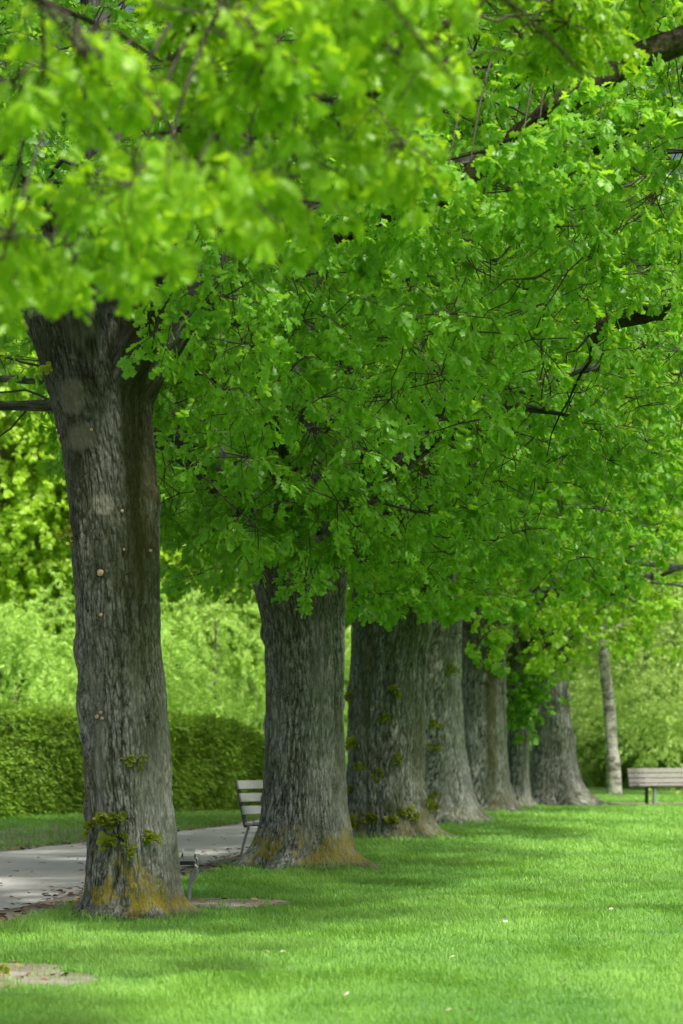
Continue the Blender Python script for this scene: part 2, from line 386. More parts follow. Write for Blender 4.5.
def make_limb(root, path, r0, r1, seed, subs=6, r=None, base=None, bark=None):
    """one main limb with its own side branches, a mesh of its own; returns points branchlets can spring from"""
    path = np.asarray(path, float); n = len(path)
    wob = np.stack([noise(np.stack([np.arange(n) * .35 + seed, np.full(n, k * 7.7), np.full(n, seed)], 1)) for k in range(3)], 1) * .35
    wob *= np.linspace(0, 1, n)[:, None]; path = path + wob
    rad = r0 + (r1 - r0) * np.linspace(0, 1, n) ** .75
    mb = MB(); fine = np.array([np.interp(np.linspace(0, n - 1, n * 5), np.arange(n), path[:, k]) for k in range(3)]).T
    fr = np.interp(np.linspace(0, n - 1, n * 5), np.arange(n), rad)
    fr = fr * (1 + .16 * noise(fine * 2.5 + seed)); sl_ = np.linspace(0, 1, len(fr)) * np.linalg.norm(path[-1] - path[0]); fr = fr * (1 + .25 * np.exp(-sl_ / .8))
    sd_ = 72 if r0 > .14 else 20
    tb = MB(); tb.tube(fine, fr, sd_); pv = tb.v[0]; axis = np.repeat(fine, sd_, 0); rv = norm(pv - axis)
    u_ = norm(path[-1] - path[0]); along = (pv @ u_)[:, None] * u_; qq = (pv - along) + along * .16
    rd = .6 * np.clip(np.abs(noise(qq * 19 + seed)) * 5, 0, 1) + .4 * np.clip(np.abs(noise(qq * 36 + seed)) * 4, 0, 1) + .28 * noise(pv * 20)
    pv = pv + rv * ((rd - .5) * .02 + .12 * np.repeat(fr, sd_) * noise(pv * 5 + seed))[:, None]
    mb.add(pv, tb.f[0], np.clip(rd, 0, 1))
    pts = [fine[len(fine) // 4:]]
    for k in range(subs):
        t = r.uniform(.25, .97); i = int(t * (n * 5 - 1)); p = fine[i]; d = norm(fine[min(i + 3, len(fine) - 1)] - fine[max(i - 3, 0)])
        side = norm(np.cross(d, [0, 0, 1]) * r.choice([-1, 1]) + d * r.uniform(.2, .9) + np.array([0, 0, r.uniform(-.35, .4)]))
        L = r.uniform(1.2, 2.6) * (1.15 - .5 * t)
        e = p + side * L; q = p + side * L * .5 + np.array([0, 0, .2]); e[2] -= r.uniform(0, .5)
        c = curve(p, q, e, 9) + np.cumsum(r.normal(0, .03, (9, 3)), 0)
        mb.tube(c, np.linspace(min(fr[i] * .3, .022), .006, 9), 6, .45); pts.append(c[2:])
    mb.build('limb', bark or M['limb_bark'], root, base)
    return np.concatenate(pts)

NEARLOW = ([-300, 0, 60, 120, 140, 155, 175, 215, 255, 300, 345, 400, 470, 560, 683, 1000], [270, 275, 285, 290, 305, 375, 410, 490, 575, 602, 606, 580, 540, 510, 490, 480])
FARLOW = ([-300, 30, 80, 160, 240, 290, 345, 400, 440, 500, 560, 620, 683, 1000], [380, 400, 470, 590, 596, 600, 606, 632, 640, 662, 684, 698, 700, 698])

def crown(root, base, zc, rad, limbpts, tmpl, low, mat, r, dens_in, dens_out, sprays=10, crad=.5, bias=0, farcut=None, twig=True, sel=None, lowt=LOW, ctr=(0, 0), name='crown'):
    """leaf sprays in clumps through the crown's volume; each clump hangs on a branchlet from the nearest limb"""
    rad = np.array(rad, float); c = np.array([base[0] + ctr[0], base[1] + ctr[1], zc])
    vol = 4 / 3 * np.pi * rad.prod(); nmax = int(vol * max(dens_in, dens_out))
    p = r.normal(size=(nmax, 3)); p = norm(p) * (r.uniform(.10, 1, nmax) ** (1 / 2.4))[:, None]
    p = c + p * rad * (1 + .22 * noise(norm(p) * 2.2 + base[1])[:, None])
    keep = fbm(p * .55 + base[1], 2) > -.32
    p = p[keep]
    X, Y = proj(p)
    lim = np.interp(X, *low) + r.normal(0, 16, len(p))
    s = FPX / p[:, 1] * crad * .75
    ok = (Y + s < lim) & (p[:, 1] > 4) & (p[:, 2] > 2.2)
    if sel is not None: ok &= sel(p, X, Y)
    p = p[ok]; X = X[ok]; Y = Y[ok]
    inside = (X > -90) & (X < 770) & (Y > -120) & (Y < 1024)
    u = r.uniform(size=len(p)) * max(dens_in, dens_out)
    inside_k = inside & (u < dens_in); out_k = ~inside & (u < dens_out)
    mb = MB(); tw = MB()
    for mask, tm, ns in ((inside_k, tmpl, sprays), (out_k, lowt, max(4, sprays // 2))):
        q = p[mask]
        if len(q) == 0: continue
        d2 = None
        near = np.empty_like(q)
        for a in range(0, len(q), 400):
            dd = ((q[a:a + 400, None] - limbpts[None]) ** 2).sum(-1); near[a:a + 400] = limbpts[dd.argmin(1)]
        out = q - near; out[:, 2] *= .4; out = norm(out + (q - c) / rad * .35)
        if twig:
            for a, b, o in zip(near, q, out):
                dv = b - a; Ld = np.linalg.norm(dv)
                if Ld > 1.3: a = b - norm(dv * [1, 1, .35]) * r.uniform(.7, 1.3)
                m = (a + b) / 2 + np.array([0, 0, .12 * np.linalg.norm(b - a)]) + r.normal(0, .08, 3)
                cc = curve(a, m, b, 6) + np.vstack([[0, 0, 0], r.normal(0, .025, (4, 3)), [0, 0, 0]])
                tw.tube(cc, np.linspace(.008, .004, 6), 4, .4, cap=False)
        n = len(q) * ns; ci = np.repeat(np.arange(len(q)), ns)
        off = norm(r.normal(size=(n, 3)) + out[ci] * .5) * (r.uniform(.15, 1, n) ** .6)[:, None] * crad * [1.0, 1.0, .62]
        pos = q[ci] + off
        ax = norm(off * [1, 1, .5] + out[ci] * .5 * crad + r.normal(0, .12, (n, 3)) + np.array([0, 0, -.10]))
        pos = pos - ax * .1
        XX, YY = proj(pos)
        kk = YY < np.interp(XX, *low) + 14 + r.normal(0, 9, n)
        if sel is not None: kk &= sel(pos, XX, YY)
        pos = pos[kk]; ax = ax[kk]; ci = ci[kk]
        bs = bias + .34 * noise(q[ci] * .8)
        stamp(mb, tm, pos, ax, r.uniform(.75, 1.2, len(pos)), r, .55, bs)
        if twig and tm is not lowt:
            st = np.stack([q[ci], pos, pos + ax * .2], 1)
            for s3 in st[::2]:
                tw.tube(s3, (.007, .005, .003), 3, .4, cap=False)
    nl = sum(len(f) for f in mb.f)
    if tw.n: mb.add(np.concatenate(tw.v), np.concatenate(tw.f), .4)
    o = mb.build(name, mat, root, base); o.data.materials.append(M['twig'])
    mi = np.zeros(len(o.data.polygons), np.int32); mi[nl:] = 1; o.data.polygons.foreach_set('material_index', mi)

def px_profile(d, rows, zbase=0):
    """rows of (pixel row, left edge, right edge) -> (z, centre x, radius)"""
    out = []
    for y, l, rr in rows: out.append((CAMZ + (HZN - y) / FPX * d, gx((l + rr) / 2, d), (rr - l) / 2 / FPX * d))
    out.sort(); return np.array(out)

def sprouts(root, surf, spots, r, size=1.0):
    for z, ang, s in spots:
        p, nrm = surf(z, ang); mb = MB()
        k = max(3, int(5 * s)); pos = p + r.normal(0, .022 * s, (k, 3)) * [1, .4, 1]
        ax = nrm + r.normal(0, .6, (k, 3)) + [0, 0, .35]
        stamp(mb, SPROUT, pos, ax, r.uniform(.5, .95, k) * size, r, .6, r.uniform(-.2, .25))
        mb.build('sprout', M['sprout_leaf'], root)
def knots(root, surf, spots):
    for z, ang, rad in spots:
        p, nrm = surf(z, ang); mb = MB()
        mb.tube([p - nrm * .05, p + nrm * .012, p + nrm * .020], (rad, rad * .95, rad * .8), 12); v = mb.v[0]; v += noise(v * 40)[:, None] * .25 * rad * [1, .2, 1.3]
        o = mb.build('pruned_knot', M['cut_wood'], root)
        cb = MB(); cb.tube([p - nrm * .06, p - nrm * .006, p + nrm * .005, p + nrm * .003], (rad * 1.9, rad * 1.6, rad * 1.25, rad * .9), 14); v = cb.v[0]; v += noise(v * 30)[:, None] * .35 * rad
        cb.build('bark_collar', [c for c in root.children if c.name.startswith('trunk')][0].data.materials[0], o)
CAMSIDE = -math.pi / 2
def ang_at(px, cxpx, half):                    # angle round the trunk of a spot seen at pixel px
    return CAMSIDE + math.asin(max(-.95, min(.95, (px - cxpx) / half)))

LOGS = []
def oak(label, d, rows, zc, crad, tmpl, low, dens, seed, bark, limbs=7, flare=.35, nang=200, dz=.03, mat='oak_leaf', bias=0, limb_len=4.6, spr=10, sel=None, ridge=.016, ccr=.5, group='row of old oaks along the path', ctr=(0, 0), spec_limbs=None, lobes=5):
    r = np.random.default_rng(seed)
    pr = px_profile(d, rows); cx0 = pr[0, 1]; base = np.array([cx0, d, 0.0])
    pr[:, 1] -= cx0; pr[0, 0] = 0
    root = thing('oak_tree', base, label, 'tree', group)
    tr, surf = make_trunk(root, base, pr, bark, seed, flare, lobes, nang, dz, ridge)
    top = np.array([cx0 + pr[-1, 1], d, pr[-1, 0]]); rt = pr[-1, 2]
    pts = []
    if spec_limbs is None:
        spec_limbs = []
        for k in range(limbs):
            a = 2 * np.pi * k / limbs + r.uniform(-.3, .3); spec_limbs.append((a, r.uniform(.85, 1.25), limb_len * r.uniform(.8, 1.15), rt * r.uniform(.36, .5)))
    for k, (a, el, L, r0) in enumerate(spec_limbs):
        h = np.array([math.cos(a), math.sin(a), 0]); zb = top[2] - .85; s = np.array([cx0 + np.interp(zb, pr[:, 0], pr[:, 1]), d, zb]) + h * rt * .10
        m = s + h * L * .45 * math.cos(el) + np.array([0, 0, L * .62 * math.sin(el) + .5]); e = s + h * L + np.array([0, 0, L * .62 * math.sin(el) + r.uniform(-.6, .6)])
        pts.append(make_limb(root, curve(s, m, e, 12), r0, .014, seed * 10 + k, 7, r, base, bark))
    lead = curve(top + [0, 0, -.3], top + [r.uniform(-.4, .4), .3, 2.2], top + [r.uniform(-.8, .8), .5, 5.0], 10)
    pts.append(make_limb(root, lead, rt * .45, .05, seed * 10 + 9, 7, r, base, bark))
    crown(root, base, zc, crad, np.concatenate(pts), tmpl, low, M[mat], r, dens[0], dens[1], spr, ccr, bias, sel=sel, ctr=ctr)
    LOGS.append((base, float(pr[0, 2] * 1.1)))
    return root, surf

# --- first oak
D1 = 21.2
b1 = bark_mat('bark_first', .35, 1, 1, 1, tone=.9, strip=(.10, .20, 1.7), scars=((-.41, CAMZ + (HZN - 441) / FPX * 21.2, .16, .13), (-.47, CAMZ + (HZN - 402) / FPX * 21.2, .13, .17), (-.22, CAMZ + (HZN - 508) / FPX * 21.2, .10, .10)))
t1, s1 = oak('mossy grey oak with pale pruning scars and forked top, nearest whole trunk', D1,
    [(918, 76, 190), (903, 84, 181), (850, 87, 177), (800, 87, 172), (750, 84, 170), (700, 81, 167), (650, 77, 163), (600, 75, 162), (550, 71, 161), (500, 68, 159), (450, 61, 155), (400, 50, 151), (370, 41, 148), (345, 33, 148), (322, 26, 150)],
    8.2, (5.6, 5.6, 4.9), HI, NEARLOW, (1.5, .11), 3, b1, flare=.30, nang=560, dz=.016, spr=12, ridge=.008,
    spec_limbs=[(3.05, 1.05, 4.5, .24), (2.2, .9, 4.2, .2), (4.4, .95, 4.4, .18), (.1, .85, 5.0, .22), (.9, .8, 4.6, .2), (5.4, .75, 5.0, .17)],
    sel=lambda p, X, Y: (p[:, 1] > 15.5) & ((p[:, 1] > 22.5) | (X > 140) | (Y < 316)) & ((p[:, 1] > 18) | (Y + .70 * X > 560) | (X < 380)))
for z, x, rr in ((575, 108, .03), (716, 95, .018), (718, 100, .015), (713, 99, .015), (437, 67, .016), (435, 112, .013), (615, 106, .016), (535, 71, .02), (514, 133, .014), (552, 133, .012), (551, 158, .014), (470, 72, .012)):
    knots(t1, s1, [(CAMZ + (HZN - z) / FPX * D1, ang_at(x, 121, 47), rr)])
rs = np.random.default_rng(77)
sprouts(t1, s1, [(CAMZ + (HZN - y) / FPX * D1, ang_at(x, 130, 46), s) for x, y, s in ((146, 757, .8), (108, 822, 1.5), (130, 846, 1.1), (152, 835, 1.1), (112, 842, .9), (92, 826, .8), (118, 815, .9), (88, 538, .9), (97, 380, .7))], rs)

# --- second oak
D2 = 29.0
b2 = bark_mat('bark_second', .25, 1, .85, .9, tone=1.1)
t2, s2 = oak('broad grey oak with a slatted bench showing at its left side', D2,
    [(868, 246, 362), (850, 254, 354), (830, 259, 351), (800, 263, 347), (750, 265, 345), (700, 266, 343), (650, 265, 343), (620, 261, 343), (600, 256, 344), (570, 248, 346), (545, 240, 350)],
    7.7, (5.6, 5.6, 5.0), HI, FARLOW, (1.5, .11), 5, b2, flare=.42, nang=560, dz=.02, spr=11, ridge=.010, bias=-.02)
def hang(root, spots, tm, mat, seed, n=26, rad=.3, bias=0.0):
    r = np.random.default_rng(seed); mb = MB()
    for (x_, y_, d_) in spots:
        c = at(x_, y_, d_); p = c + r.normal(size=(n, 3)) * [rad, rad * .7, rad * .62]
        stamp(mb, tm, p, norm(p - c) + r.normal(0, .2, (n, 3)) + [0, -.15, -.25], r.uniform(.8, 1.15, n), r, .55, bias + r.normal(0, .12))
    nl = sum(len(f) for f in mb.f)
    for (x_, y_, d_) in spots:
        c = at(x_, y_, d_); mb.tube(curve(c + [.25, .9, 1.1], c + [.1, .4, .7], c, 7), np.linspace(.012, .005, 7), 4, .4, cap=False)
    o = mb.build('low_foliage', mat, root, root.location); o.data.materials.append(M['twig'])
    mi = np.zeros(len(o.data.polygons), np.int32); mi[nl:] = 1; o.data.polygons.foreach_set('material_index', mi)
hang(t2, [(262, 535, 27.6), (300, 524, 27.4), (338, 545, 27.6), (318, 520, 27.4), (246, 528, 27.8), (282, 510, 27.4), (352, 520, 27.6), (230, 500, 27.9)], HI, M['oak_leaf'], 51, 30, .30)
# --- third oak
D3 = 37.4
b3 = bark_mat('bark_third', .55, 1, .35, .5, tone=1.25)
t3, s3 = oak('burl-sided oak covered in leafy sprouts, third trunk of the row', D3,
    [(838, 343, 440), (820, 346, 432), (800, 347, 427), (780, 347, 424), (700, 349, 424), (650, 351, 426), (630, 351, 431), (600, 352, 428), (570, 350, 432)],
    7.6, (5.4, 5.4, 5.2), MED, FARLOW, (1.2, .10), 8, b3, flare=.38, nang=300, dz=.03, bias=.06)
sprouts(t3, s3, [(CAMZ + (HZN - y) / FPX * D3, ang_at(x, 388, 40), s) for x, y, s in ((352, 790, 1.6), (362, 768, 1.5), (378, 772, 1.3), (400, 757, 1.2), (383, 720, 1.3), (372, 815, 1.6), (390, 815, 1.4), (403, 808, 1.4), (356, 745, 1.3), (350, 700, 1.4), (395, 690, 1.2), (430, 806, 1.6), (358, 822, 1.7), (412, 815, 1.2))], rs, 1.1)
hang(t3, [(372, 566, 35.8), (408, 580, 35.8), (432, 592, 36.2), (390, 560, 35.6), (356, 570, 35.8)], MED, M['oak_leaf'], 52, 26, .34, .1)
# --- fourth
D4 = 44.0
b4 = bark_mat('bark_fourth', .15, 1, .15, 1.1, tone=1.75)
t4, s4 = oak('pale silvery oak half behind the burl-sided one', D4,
    [(823, 396, 488), (812, 399, 480), (790, 402, 473), (750, 404, 466), (700, 405, 462), (650, 405, 460), (610, 403, 461), (580, 402, 463)],
    7.6, (5.2, 5.2, 5.4), MED, FARLOW, (.55, .04), 12, b4, flare=.38, nang=150, dz=.04, mat='oak_leaf_fresh', bias=.18, spr=11, ccr=.55)
sprouts(t4, s4, [(CAMZ + (HZN - y) / FPX * D4, ang_at(x, 434, 30), s) for x, y, s in ((433, 748, 1.2), (450, 670, 1.4), (432, 722, 1.2), (428, 800, 1.8))], rs, 1.2)
D5 = 50.5
b5 = bark_mat('bark_fifth', .3, 1, .2, .8, strip=(.06, .17, -.5), tone=1.4)
t5, s5 = oak('oak with a brown moss stripe up its trunk, fifth in the row', D5,
    [(811, 454, 520), (800, 458, 513), (780, 460, 509), (740, 461, 507), (700, 462, 505), (660, 462, 506), (630, 460, 508)],
    7.8, (5.0, 5.0, 5.4), MED, FARLOW, (.5, .04), 14, b5, flare=.35, nang=120, dz=.05, mat='oak_leaf_fresh', bias=.25, spr=11, ccr=.6)
D6 = 52.5
b6 = bark_mat('bark_sixth', .4, 1, .15, .7, tone=1.3)
t6, s6 = oak('slimmest oak with a leafy clump low on its trunk', D6,
    [(810, 503, 534), (800, 506, 531), (770, 507, 529), (720, 507, 528), (680, 506, 530), (650, 505, 531)],
    8.2, (4.6, 4.6, 5.4), MED, FARLOW, (.4, .04), 15, b6, flare=.3, nang=100, dz=.05, mat='oak_leaf_fresh', bias=.25, spr=11, ccr=.6)
mb = MB(); rr = np.random.default_rng(3)        # the low leafy clump on its trunk
q = at(524, 690, D6 - .7) + rr.normal(size=(120, 3)) * [.22, .2, .36]
stamp(mb, MED, q, norm(q - at(522, 690, D6)) + [0, -.3, -.2], rr.uniform(.8, 1.2, len(q)), rr, .6, -.15)
o = mb.build('low_foliage', M['oak_leaf'], t6, t6.location)
D7 = 55.5
b7 = bark_mat('bark_seventh', .3, 1, .1, .7, tone=1.5)
t7, s7 = oak('oak with wide spreading root flare at the far end of the row', D7,
    [(805, 525, 599), (795, 528, 589), (780, 530, 581), (750, 532, 574), (700, 535, 569), (670, 537, 567), (640, 536, 569)],
    8.4, (5.0, 4.6, 5.6), MED, FARLOW, (.45, .02), 18, b7, flare=.5, nang=140, dz=.045, mat='oak_leaf_fresh', bias=.3, spr=11, ccr=.6)

# --- oak beside the photographer: only its low branches reach into the picture
FGLOW = ([-400, -60, 0, 60, 110, 150, 200, 240, 275, 310, 350, 390, 420, 440, 470, 510, 600, 2000], [345, 352, 356, 352, 335, 288, 265, 275, 245, 215, 220, 225, 170, 120, 50, -40, -150, -300])
r0 = np.random.default_rng(21)
base0 = np.array([-3.25, 13.0, 0]); t0 = thing('oak_tree', base0, 'near oak whose low leafy branch hangs out of focus across the top', 'tree', 'row of old oaks along the path')
b0 = bark_mat('bark_near', .35, 1, 1, .9)
make_trunk(t0, base0, [(0, 0, .5), (.4, 0, .44), (2, .02, .4), (4.4, .05, .42), (4.9, .05, .5)], b0, 2, .3, 5, 140, .05)
P0 = []
for k, (e, rr_) in enumerate((((-.6, 6.2, 4.0), .16), ((.4, 9.2, 4.6), .16), ((-2.4, 6.6, 4.4), .15), ((-6.5, 10, 7), .18), ((-5.5, 16, 8), .18), ((-1.0, 12.0, 9), .2), ((-3.6, 13.4, 9.5), .2))):
    s = base0 + [0, 0, 4.7]; e = np.array(e); m = (s + e) / 2 + [0, 0, .9]
    P0.append(make_limb(t0, curve(s, m, e, 12), rr_, .02, 300 + k, 7, r0, base0))
crown(t0, base0, 4.3, (3.6, 3.9, 2.4), np.concatenate(P0), NEAR, FGLOW, M['near_leaf'], r0, 4.6, .06, 16, .30, .25, ctr=(1.9, -2.9), sel=lambda p, X, Y: (p[:, 1] > 8.2) & (p[:, 1] < 12.6))
crown(t0, base0, 6.1, (1.5, 1.3, 1.0), np.concatenate(P0), NEAR, ([0, 380, 400, 450, 500, 540, 570, 600, 700], [-200, 100, 150, 165, 190, 140, 120, 60, -100]), M['near_leaf'], r0, 9.0, .0, 13, .28, .1, ctr=(4.15, 1.6), name='low_foliage')
LOGS.append((base0, .5))
FORK = [(12, 238, 9.8), (50, 250, 10.2), (90, 240, 9.8), (124, 228, 10.2), (155, 205, 10.0)]
hang(t0, FORK, NEAR, M['near_leaf'], 54, 13, .09, .1)

# --- oak on the lawn to the right, out of frame, whose limbs cross the top right
rR = np.random.default_rng(31)
baseR = np.array([8.4, 20.0, 0]); tR = thing('oak_tree', baseR, 'lawn oak whose dark limb slants across the top right corner', 'tree', 'oaks out on the lawn')
bR = bark_mat('bark_lawn', .3, 1, .5, .8)
make_trunk(tR, baseR, [(0, 0, .62), (.5, 0, .52), (2.5, -.03, .46), (6, -.1, .48), (7.0, -.12, .5)], bR, 4, .35, 5, 120, .06)
PR = []
limb_specs = [(np.vstack([curve(baseR + [-.2, 0, 6.9], at(800, -70, 18.4), at(560, 104, 17.8), 14), curve(at(545, 116, 17.8), at(470, 172, 17.9), at(350, 232, 18.4), 8)]), None, None, .17, .04),
              ((baseR + [-.2, .2, 6.2]), at(730, 265, 24.5), at(592, 348, 25), .15, .08), (baseR + [0, 0, 6.9], baseR + [1.5, 1, 9.5], baseR + [4, 2, 10.5], .25, .05), (baseR + [0, 0, 6.9], baseR + [.5, -1.8, 9], baseR + [1.5, -4.5, 10], .22, .05), (baseR + [0, 0, 6.9], baseR + [-.4, .8, 10], baseR + [-1, 2.5, 12], .25, .05)]
for k, (a, b, c, r_a, r_b) in enumerate(limb_specs): PR.append(make_limb(tR, a if b is None else curve(a, b, c, 12), r_a, r_b, 400 + k, 3, rR, baseR))
crown(tR, baseR, 8.0, (6.0, 4.8, 3.6), np.concatenate(PR), HI, ([-300, 300, 400, 500, 600, 683, 1200], [0, 60, 190, 210, 300, 380, 380]), M['oak_leaf'], rR, .75, .03, 10, .45, .04, ctr=(-2.2, 1.0), sel=lambda p, X, Y: (p[:, 1] > 16.4))
LOGS.append((baseR, .7))
hang(tR, [(540, 118, 17.1), (520, 160, 17.3), (470, 165, 17.2), (445, 190, 17.3), (410, 205, 17.4), (380, 222, 17.6), (352, 232, 17.8), (600, 118, 17.6)], HI, M['oak_leaf'], 53, 20, .20, .05)

# ------------------------------------------------------------------ background trees
def bgtree(name, label, cat, x, d, zc, rad, tm, n, mat, trunk=None, seed=0, low=None, group=None, ax=(0, 0, -.3), scale=1.0, bias=0, zmin=1.0, trunk_mat='grey_trunk', hollow=.35, clump=.8):
    r = np.random.default_rng(seed + 900); base = np.array([gx(x, d), d, 0.0]); rad = np.array(rad, float)
    root = thing(name, base, label, cat, group)
    if trunk is not None:
        pts, rr_ = trunk; mb = MB(); pts = np.asarray(pts, float); n_ = 24
        tt = np.linspace(0, len(pts) - 1, n_); P = np.stack([np.interp(tt, np.arange(len(pts)), pts[:, k]) for k in range(3)], 1) + base
        mb.tube(P + np.stack([noise(P * .8 + seed), noise(P * .8 + seed + 9), 0 * P[:, 0]], 1) * .12, np.interp(tt, np.arange(len(pts)), rr_) * (1 + .2 * noise(P * 2)), 12, .5)
        for k in range(0 if tm is FROND else 9):
            i = r.integers(n_ // 3, n_ - 1); a = r.uniform(0, 6.28); L = r.uniform(.25, .5) * rad[0]
            e = P[i] + [math.cos(a) * L, math.sin(a) * L, r.uniform(-.1, .5) * L]
            mb.tube(curve(P[i], (P[i] + e) / 2 + [0, 0, .4], e, 8), np.linspace(.06, .015, 8), 5, .5)
        mb.build('trunk', M[trunk_mat], root, base)
    c = base + [0, 0, zc]; k = int(n / 9)
    p = norm(r.normal(size=(k, 3))) * (r.uniform(hollow ** 3, 1, k) ** (1 / 3))[:, None]
    p = c + p * rad * (1 + .3 * noise(norm(p) * 2.5 + seed)[:, None])
    p = p[fbm(p * .5 + seed, 2) > -.25]
    ci = np.repeat(np.arange(len(p)), 9); pos = p[ci] + r.normal(0, .42, (len(ci), 3)) * clump
    ok = pos[:, 2] > zmin
    if low is not None:
        X, Y = proj(pos); ok &= Y < np.interp(X, *low) + r.normal(0, 8, len(pos))
    pos = pos[ok]; ci = ci[ok]
    axd = norm((pos - c) / rad) * .8 + np.array(ax) + r.normal(0, .3, pos.shape)
    mb = MB(); stamp(mb, tm, pos, axd, scale * r.uniform(.7, 1.25, len(pos)), r, .6, bias + .5 * noise(p[ci] * .8 + seed))
    mb.build('crown', M[mat], root, base)
    return root

G1 = 'leafy trees beyond the hedge'; G2 = 'drooping conifers behind the hedge'
def post(h, r0, r1, lean=0): return ([(0, 0, -.2), (lean * .4, 0, h * .5), (lean, 0, h)], [r0, (r0 + r1) * .5, r1])
bgtree('leafy_tree', 'sunlit yellow-green tree filling the gap left of the nearest trunk', 'tree', -20, 65, 9.6, (6.0, 2.6, 6.2), BRI, 11500, 'bright_leaf', post(9, .35, .1, .6), 1, ([-400, 0, 60, 120, 200, 300, 800], [640, 648, 622, 600, 590, 590, 590]), G1, bias=.25)
bgtree('leafy_tree', 'light green tree showing between the two nearest trunks', 'tree', 190, 70, 10.0, (5.2, 3.0, 6.2), BRI, 11000, 'bright_leaf', post(9, .3, .1, -.5), 2, ([-400, 150, 200, 260, 800], [600, 612, 612, 605, 600]), G1, bias=-.05)
bgtree('drooping_conifer', 'bright drooping conifer behind the hedge at the left edge', 'tree', 15, 57, 2.6, (4.6, 2.2, 2.3), FROND, 1300, 'frond', post(4, .07, .03), 3, group=G2, ax=(0, -.3, -1.0), hollow=.6, bias=.12)
bgtree('drooping_conifer', 'pale drooping conifer between the hedge and the broad oak', 'tree', 215, 63, 2.9, (4.4, 2.2, 2.6), FROND, 1300, 'frond', post(4.5, .07, .03), 4, group=G2, ax=(.1, -.3, -1.0), hollow=.6, bias=.05)
bgtree('drooping_conifer', 'shaded grey-green conifer just behind the nearest trunk', 'tree', 115, 69, 6.2, (4.0, 3.0, 5.6), FROND, 1600, 'wood_leaf', post(13, .3, .05), 5, group=G2, ax=(0, -.3, -1.1), hollow=.6)
bgtree('drooping_conifer', 'dark conifer closing the view left of the second trunk', 'tree', -60, 72, 7.5, (5, 3.0, 7), FROND, 2600, 'wood_leaf', post(15, .3, .05), 6, group=G2, ax=(0, -.3, -1.1), hollow=.6)
# right background
BL = ([500, 560, 600, 640, 683, 800], [800, 745, 700, 735, 762, 770])
bgtree('birch_tree', 'birch with pale blotched trunk standing left of the far bench', 'tree', 611, 63, 9.0, (4.4, 2.4, 5.2), BIRCH, 1900, 'birch_leaf', ([(.12, 0, -.2), (0, 0, 2.0), (-.12, 0, 3.4), (-.2, 0, 6), (-.1, 0, 11)], [.20, .15, .135, .12, .05]), 7, BL, 'birches at the far side of the lawn', (0, 0, -1.0), trunk_mat='birch_bark', zmin=1.4, bias=.25)
WB = bgtree('birch_tree', 'weeping birch with yellow-green curtains of leaves over the far bench', 'tree', 688, 70, 7.2, (4.6, 2.4, 6.6), BIRCH, 5200, 'birch_leaf', ([(0, 0, -.2), (.1, 0, 4), (0, 0, 11)], [.22, .16, .05]), 8, ([500, 620, 650, 683, 800], [660, 700, 758, 778, 790]), 'birches at the far side of the lawn', (0, 0, -1.3), trunk_mat='birch_bark', zmin=1.0, bias=.6)
hang(WB, [(648, 712, 66), (660, 735, 66.2), (672, 752, 66), (683, 730, 65.8), (695, 760, 66), (664, 700, 66), (640, 690, 66.3), (625, 682, 66.4), (676, 705, 65.8), (590, 705, 68), (632, 705, 66.4)], BIRCH, M['birch_leaf'], 55, 26, .42, .35)
for k, (x, d, zc, rad, mt, lb) in enumerate(((592, 76, 1.6, (1.6, 1.4, 1.7), 'birch_leaf', 'mid-green rounded shrub just right of the last oak'), (640, 80, 1.8, (2.2, 1.5, 1.9), 'dark_leaf', 'dark evergreen shrub between birch trunk and bench'), (690, 79, 1.8, (2.0, 1.5, 1.8), 'wood_leaf', 'tall shrub behind the far bench at the right edge'), (560, 80, 2.5, (2.0, 1.5, 2.4), 'wood_leaf', 'tall shrub mostly hidden behind the last oak'), (662, 74, 1.0, (1.3, 1.0, 1.1), 'wood_leaf', 'low green shrub right behind the far bench backrest'))):
    bgtree('shrub', lb, 'shrub', x, d, zc, rad, WOOD, 900 + 300 * (k < 3), mt, None, 20 + k, group='shrubs at the edge of the lawn', scale=.55, zmin=0, clump=.5, hollow=.5, bias=.05)
for k, (x, d, zc, rad, mt, lb) in enumerate(((645, 84, 7.5, (4.6, 3, 6.5), 'birch_leaf', 'tall green tree rising behind the birch trunk'), (560, 88, 9, (5, 3, 8), 'bright_leaf', 'green tree far behind the last oak'), (760, 82, 8, (4.6, 3, 7.5), 'bright_leaf', 'bright tree behind the weeping birch at the right edge'), (440, 86, 10, (6, 3, 9), 'wood_leaf', 'far green tree behind the middle of the oak row'), (320, 84, 10, (6, 3, 9), 'bright_leaf', 'far bright tree behind the second trunk'))):
    bgtree('broadleaf_tree', lb, 'tree', x, d, zc, rad, WOOD, 2400, mt, post(zc + 3, .35, .08), 40 + k, group='trees beyond the lawn', scale=.9, zmin=.6, hollow=.5)
# far wood: one mass
rw = np.random.default_rng(66); mb = MB(); n = 9000
p = np.stack([rw.uniform(-30, 30, n), rw.uniform(98, 112, n), rw.uniform(0, 1, n) ** .9 * 30], 1)
p[:, 2] *= .72 + .35 * noise(np.stack([p[:, 0] * .12, p[:, 1] * .05, 0 * p[:, 0]], 1)) * 1.6
kx, ky = proj(p); hole = ((kx > 575) & (kx < 612) & (ky > 700) & (ky < 760) & (noise(p * .9) > .02))
p = p[(fbm(p * .22, 2) > -.45) & ~hole]
stamp(mb, WOOD, p, rw.normal(size=p.shape) * [1, 1, .4] + [0, -.4, -.3], rw.uniform(1.3, 2.4, len(p)), rw, .6, .25 * noise(p * .25))
tag(mb.build('woodland', M['wood_leaf']), kind='stuff')

